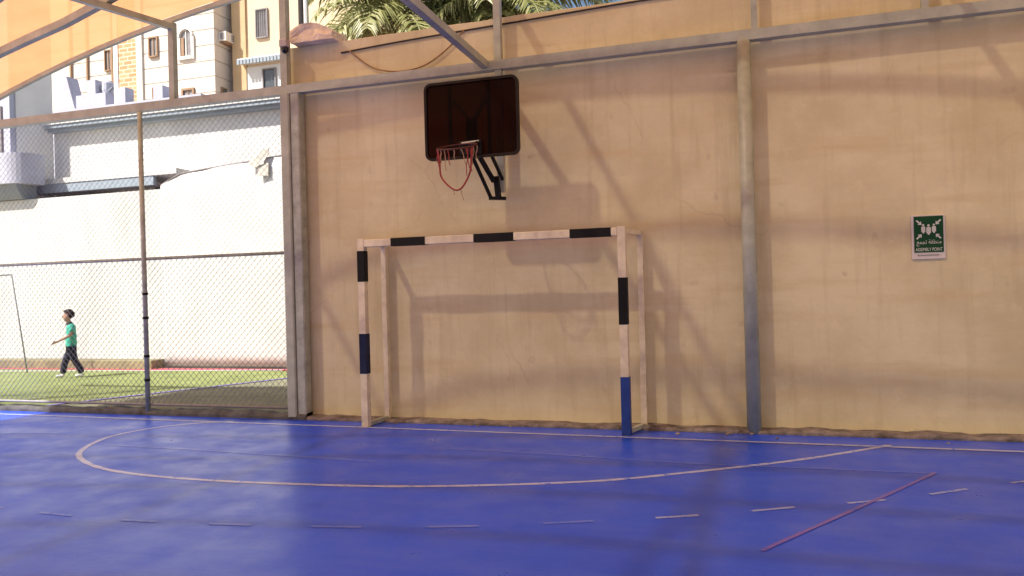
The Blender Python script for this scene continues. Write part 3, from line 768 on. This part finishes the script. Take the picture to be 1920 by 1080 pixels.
MB().tube(spline([(-22.5,22.2,9.1),(-22.3,22.2,8.98),(-22.1,22.2,8.95)],5)+[(-21.95,22.2,9.05)], 0.05, 6).build('scroll', 'lav_dark', ph)
MB().lathe((-22.28,22.3,8.85), [(0.16,0),(0.2,.15),(0.2,.4),(0.12,.5),(0,.52)], 12).build('finial', 'lavender', ph)

# ------------------------------------------------------------------ cream apartment block
ap = thing('apartment_block', 'cream stone apartment block with arched window and orange brick strip', 'building', (-30, 32, 0))
B('wall', 'stone', ap, -40, -25.32, 32, 44, -0.06, 24)
for i in range(16):
    z = 9.2+0.78*i
    B('stone_course', 'stone', ap, -29.62, -25.28, 31.96, 31.999, z+0.025, z+0.755)
    B('stone_course', 'stone', ap, -25.319, -25.275, 32.0, 43.9, z+0.025, z+0.755)
    B('stone_course', 'stone', ap, -34.6, -31.62, 31.96, 31.999, z+0.025, z+0.755)
B('pilaster', 'stone2', ap, -29.98, -29.63, 31.86, 31.999, 8, 23)
B('pilaster', 'stone2', ap, -31.45, -31.16, 31.86, 31.999, 8, 23)
B('brick_strip', 'brick', ap, -31.14, -30.0, 31.90, 31.999, 8, 23)
for x in (-33.2, -34.3, -31.55): B('downpipe', 'brownframe', ap, x-0.05, x+0.05, 31.86, 31.955, 8, 18)
window_y(ap, -27.25, -26.6, 13.45, 14.75, 31.955, 'stone2', 'glass2', 0.16, True, True)
B('reveal', 'brownframe', ap, -27.25, -27.05, 31.90, 31.944, 13.5, 14.4)
window_y(ap, -29.15, -28.72, 13.7, 14.6, 31.955, 'brownframe', 'glass2', 0.07)
window_y(ap, -32.0, -31.65, 13.3, 14.3, 31.955, 'brownframe', 'glass2', 0.05)
window_y(ap, -27.15, -26.6, 11.2, 11.75, 31.955, 'brownframe', 'glass2', 0.10)
window_y(ap, -29.0, -28.7, 11.6, 12.05, 31.955, 'brownframe', 'glass2', 0.05)
for (ya, yb, za, zb) in ((32.35,32.75,11.0,11.85),):
    wi = MB().box(-25.274,-25.20,ya,yb,za,zb).build('window', 'brownframe', ap)
    B('pane', 'glass', wi, -25.199,-25.19,ya+.06,yb-.06,za+.06,zb-.06)
ac = thing('air_conditioner', 'small white air conditioner on the shaded side of the cream block', 'air conditioner', (-25.0, 32.7, 14.0))
B('casing', 'stone2', ac, -25.274, -24.85, 32.30, 33.1, 14.12, 14.58)
for i in range(4): B('grille_slat', 'greyframe', ac, -24.849, -24.83, 32.72, 33.04, 14.18+0.09*i, 14.23+0.09*i)
B('front_vent', 'greyframe', ac, -25.15,-24.95,32.27,32.299,14.2,14.5)
B('bracket', 'brownframe', ac, -25.274, -24.9, 32.35, 33.05, 14.05, 14.119)

# ------------------------------------------------------------------ peach apartment block
pb = thing('peach_block', 'peach apartment block with barred window and small grey tiled awning', 'building', (-23, 33.5, 0))
B('wall', 'peach', pb, -24.15, -14.5, 33.0, 44, -0.06, 22)
B('tan_strip', 'tan', pb, -24.95, -24.151, 32.9, 43.9, -0.06, 22)
w_ = window_y(pb, -23.52, -22.92, 14.27, 15.62, 32.999, 'greyframe', 'glass2', 0.06, False)
for i in range(5): B('bar', 'greyframe', w_, -23.46+0.12*i-0.012, -23.46+0.12*i+0.012, 32.93, 32.955, 14.27, 15.62)
aw = B('awning', 'greyface', pb, -24.35, -20.0, 32.45, 32.999, 12.98, 13.16)
for i in range(22): B('awning_tile', 'greyblue', aw, -24.33+0.195*i, -24.33+0.195*i+0.13, 32.40, 32.449, 12.86, 13.1)
B('lower_panel', 'greyface', pb, -24.149, -20.0, 32.95, 32.999, 9, 12.85)
window_y(pb, -23.15, -22.5, 11.4, 12.6, 32.949, 'greyframe', 'glass', 0.06, False)
B('rear_wing', 'peach', pb, -14.0, -10.5, 38, 50, -0.06, 14.2)

# utility pole behind the wall
up_ = thing('utility_pole', 'black and white pole standing behind the broken block', 'pole', (-5.98, 9.5, 0))
MB().tube([(-5.96,9.5,-0.06),(-5.96,9.5,8.0)], 0.035, 8).build('shaft', 'white', up_)
MB().tube([(-6.045,9.5,-0.06),(-6.045,9.5,8.0)], 0.038, 8).build('cable_sleeve', 'cable', up_)
for z in (2,4,5.1,6.4): B('strap', 'dark_steel', up_, -6.09, -5.92, 9.46, 9.54, z, z+0.04)

# ------------------------------------------------------------------ palms
def frond(base, az, el, L, droop, mname, par, nleaf=34, lw=0.020, ll=0.46):
    mb = MB(); pts = []; p = Vector(base); a = math.radians(az); e = math.radians(el); N = 14
    hd = Vector((math.cos(a), math.sin(a), 0))
    for i in range(N+1):
        pts.append(p.copy()); p = p + (hd*math.cos(e)+Vector((0,0,math.sin(e))))*(L/N); e -= math.radians(droop)/N*(0.5+i/N)
    prof = lambda r: [(r,0),(0,r*0.7),(-r,0),(0,-r*0.5)]
    for i in range(N):
        r = 0.022*(1-i/N)+0.004
        mb.sweep([pts[i], pts[i+1]], prof(r))
    sd = hd.cross(Vector((0,0,1)))
    for k in range(nleaf):
        t = 0.14+0.86*k/nleaf; f = t*N; i = min(int(f), N-1); q = pts[i].lerp(pts[i+1], f-i); tg = (pts[i+1]-pts[i]).normalized()
        nr = sd.cross(tg)
        for s in (1, -1):
            ln = ll*(0.35+0.75*math.sin(math.pi*min(1, 0.18+t*0.82)))*random.uniform(0.8,1.15)
            d = (sd*s*random.uniform(0.65,0.9)+tg*random.uniform(0.55,0.9)-nr*random.uniform(-0.25,0.25)).normalized()
            w = lw*random.uniform(0.8,1.2); wv = tg.cross(d).cross(d).normalized()
            mid = q+d*ln*0.5+Vector((0,0,0.01)); tip = q+d*ln+Vector((0,0,-ln*random.uniform(0.18,0.5)))
            mb.add([q-wv*w*0.5,q+wv*w*0.5,mid+wv*w,mid-wv*w,tip], [(0,1,2,3),(3,2,4)])
    return mb.build('frond', mname, par)
def palm(label, loc, cz, n, L, seed):
    random.seed(seed)
    t = thing('palm_tree', label, 'palm tree', loc, 'palms behind the beige wall')
    x, y, _ = loc; mb = MB(); prof = []
    for i in range(40):
        z = cz*i/39; prof.append((0.19-0.04*i/39+0.018*(i%2), z-0.06))
    mb.lathe((x,y,0), prof+[(0,cz-0.05)], 12).build('trunk', 'trunk', t, smooth=False)
    for i in range(n):
        f = i/n; az = i*137.5+random.uniform(-12,12); el = 72-105*f+random.uniform(-8,8)
        mname = 'leaf_a' if random.random() < 0.7 else 'leaf_b'
        if f > 0.88: mname = 'leaf_dry'
        frond((x,y,cz), az, el, L*random.uniform(0.85,1.1), random.uniform(55,95), mname, t)
    return t
palm('bushy palm with drooping yellow green fronds behind the broken block', (-5.05, 10.6, -0.06), 5.55, 40, 1.75, 3)
palm('palm crown showing between the tie beam and the hoop post', (-3.55, 11.2, -0.06), 5.70, 44, 1.65, 11)

# ------------------------------------------------------------------ walking boy
HD = Vector((-0.70,-0.714,0)); LT = Vector((0.714,-0.70,0))      # heading, and sideways towards the camera
P0 = Vector((-12.52, 11.49, -0.02))
def bp(f, s, z): return P0 + HD*f + LT*s + Vector((0,0,z))
boy = thing('person', 'person in teal polo shirt and dark trousers walking left across the turf', 'person', P0)
def skinmesh(name, verts, edges, m, par, sub=2, root=0):
    off = ORIGIN[par.name]
    me = bpy.data.meshes.new(name)
    me.from_pydata([tuple(v[0]-off) for v in verts], edges, [])
    ob = bpy.data.objects.new(name, me); COL.objects.link(ob)
    sm = ob.modifiers.new('s', 'SKIN'); sm.use_smooth_shade = True; sm.branch_smoothing = 0.6
    ob.modifiers.new('ss', 'SUBSURF').levels = sub; ob.modifiers['ss'].render_levels = sub
    for i, v in enumerate(verts):
        r = v[1]; me.skin_vertices[0].data[i].radius = (r, r) if isinstance(r, float) else r
        me.skin_vertices[0].data[i].use_root = (i == root)
    bpy.context.view_layer.update()
    dg = bpy.context.evaluated_depsgraph_get()
    m2 = bpy.data.meshes.new_from_object(ob.evaluated_get(dg))
    bpy.data.objects.remove(ob)
    m2.materials.clear(); m2.materials.append(MT[m])
    if m in ('teal', 'trousers'):
        for v in m2.vertices: v.co += noise.noise_vector(Vector((v.co.x*14, v.co.y*14, v.co.z*24)))*0.009
    for p in m2.polygons: p.use_smooth = True
    o = bpy.data.objects.new(name, m2); COL.objects.link(o); o.parent = par; ORIGIN[o.name] = off
    return o
V = []; Ed = []
def jv(f, s, z, r, prev=None):
    V.append((bp(f, s, z), r)); i = len(V)-1
    if prev is not None: Ed.append((prev, i))
    return i
pel = jv(0,0,0.60,0.066); wst = jv(0.0,0,0.72,0.064,pel); che = jv(-0.005,0,0.88,0.076,wst); shd = jv(0.0,0,0.99,0.062,che)
nk = jv(0.022,0,1.055,0.036,shd); hd0 = jv(0.058,0,1.10,0.062,nk); hd1 = jv(0.062,0,1.165,0.086,hd0); hd2 = jv(0.040,0,1.235,0.076,hd1)
# near arm reaches forward, far arm swings a little behind
a1 = jv(-0.01,0.125,0.975,0.042,shd); a2 = jv(-0.015,0.15,0.83,0.034,a1); a3 = jv(0.10,0.155,0.765,0.027,a2); a4 = jv(0.215,0.15,0.705,0.021,a3); a5 = jv(0.255,0.15,0.685,0.026,a4); 
b1 = jv(0.01,-0.125,0.975,0.042,shd); b2 = jv(-0.02,-0.15,0.84,0.034,b1); b3 = jv(-0.02,-0.15,0.74,0.027,b2); b4 = jv(0.0,-0.145,0.66,0.021,b3); b5 = jv(0.01,-0.145,0.62,0.026,b4)
for k,(df,dz,ds) in enumerate(((.055,.012,.018),(.062,-.004,.006),(.058,-.018,-.006),(.048,-.028,-.016))):
    f1 = jv(0.255+df*.5,0.15+ds,0.685+dz*.6-.004,0.0085,a5); jv(0.255+df,0.15+ds*1.2,0.685+dz-.012,0.0075,f1)
    g1 = jv(0.01+.005,-0.145+ds,0.62-.035,0.0085,b5); jv(0.01+.012+dz*.2,-0.145+ds*1.2,0.62-.07+abs(ds)*.3,0.0075,g1)
t1 = jv(0.262,0.165,0.71,0.009,a5); jv(0.29,0.168,0.728,0.008,t1)
t2 = jv(0.035,-0.145,0.61,0.009,b5); jv(0.05,-0.145,0.585,0.008,t2)
# legs: near leg trails, far leg leads
def leg(sg, kf, kz, af, az):
    h = jv(0.0,sg*0.065,0.54,0.066,pel); k = jv(kf,sg*0.065,kz,0.052,h); c = jv(kf*.5+af*.5,sg*0.062,kz*.5+az*.5+.03,0.046,k); a = jv(af,sg*0.06,az,0.03,c)
    return h,k,c,a
L1 = leg(1,-0.05,0.33,-0.17,0.075); L2 = leg(-1,0.10,0.335,0.155,0.07)
body = skinmesh('body', V, Ed, 'skin', boy)
def piece(name, idx_edges, grow, m, sub=2, extra=()):
    ids = sorted({i for e in idx_edges for i in e}); mp = {i: n_ for n_, i in enumerate(ids)}
    vs = [(V[i][0], V[i][1]+grow.get(i, grow.get('d', 0.012))) for i in ids]
    es = [(mp[a], mp[b]) for a, b in idx_edges]
    return skinmesh(name, vs, es, m, boy, sub)
# shirt: torso and short sleeves
SV = [(bp(0,0,0.515),0.100),(bp(0,0,0.64),0.100),(bp(-0.005,0,0.80),0.098),(bp(-0.005,0,0.92),0.10),(bp(0.0,0,0.995),0.068),(bp(0.02,0,1.03),0.045),
      (bp(-0.01,0.125,0.975),0.056),(bp(-0.016,0.145,0.86),0.052),(bp(0.01,-0.125,0.975),0.056),(bp(-0.012,-0.145,0.865),0.052)]
shirt = skinmesh('shirt', SV, [(0,1),(1,2),(2,3),(3,4),(4,5),(4,6),(6,7),(4,8),(8,9)], 'teal', boy)
mb = MB().tube([bp(0.028+0.046*math.cos(a),0.05*math.sin(a),1.035+0.012*-math.cos(a)) for a in [2*math.pi*i/16 for i in range(16)]], 0.016, 8, True)
mb.build('collar', 'collar', shirt, smooth=True)
for (s_, f_) in ((0.148,-0.016),(-0.148,-0.014)):
    MB().tube([bp(f_+0.050*math.cos(a),s_+0.046*math.sin(a),0.838) for a in [2*math.pi*i/14 for i in range(14)]], 0.008, 6, True).build('sleeve_trim', 'collar', shirt, smooth=True)
TV = [(bp(0,0,0.60),0.090)]
TE = []
for (h,k,c,a) in (L1,L2):
    o = len(TV)
    TV += [(V[h][0],0.084),(V[k][0],0.068),(V[c][0],0.064),(V[a][0]+Vector((0,0,0.0)),0.058)]
    TE += [(0,o),(o,o+1),(o+1,o+2),(o+2,o+3)]
skinmesh('trousers', TV, TE, 'trousers', boy)
for (h,k,c,a) in (L1,L2):
    p = V[a][0]; 
    hz = 0.035
    skinmesh('shoe', [(Vector((p.x,p.y,0.022))-HD*0.03,0.036),(Vector((p.x,p.y,0.020))+HD*0.05,0.034),(Vector((p.x,p.y,0.012))+HD*0.12,0.026)], [(0,1),(1,2)], 'shoe', boy)
# hair cap: a ball of hair over the skull, tufted
mb = MB().ball((0,0,0), 1, 1, 1, 22, 14)
hc = bp(0.028,0,1.205); rm = Matrix((HD, LT, Vector((0,0,1)))).transposed()
nv = []
for v in mb.v:
    q = Vector((v.x*0.103, v.y*0.094, v.z*0.100))
    if q.x > 0.0 and q.z < 0.030+0.02*noise.noise(v*7): q.x *= 0.25
    if q.z < -0.06: q *= 0.85
    q += noise.noise_vector(v*5)*0.013 + noise.noise_vector(v*13)*0.006
    nv.append(hc + rm @ q)
mb.v = nv
mb.build('hair', 'hair', body, smooth=True)
# face: nose, eyes, mouth, ears
MB().ball(tuple(bp(0.135,0,1.158)), 0.014, 0.014, 0.018, 8, 6).build('nose', 'skin', body, smooth=True)
for s_ in (1,-1):
    MB().ball(tuple(bp(0.122,0.030*s_,1.178)), 0.009, 0.009, 0.007, 8, 6).build('eye', 'eye', body, smooth=True)
    MB().ball(tuple(bp(0.045,0.082*s_,1.162)), 0.014, 0.014, 0.024, 8, 6).build('ear', 'skin', body, smooth=True)
MB().ball(tuple(bp(0.116,0,1.112)), 0.016, 0.016, 0.005, 8, 6).build('mouth', 'rim', body, smooth=True)
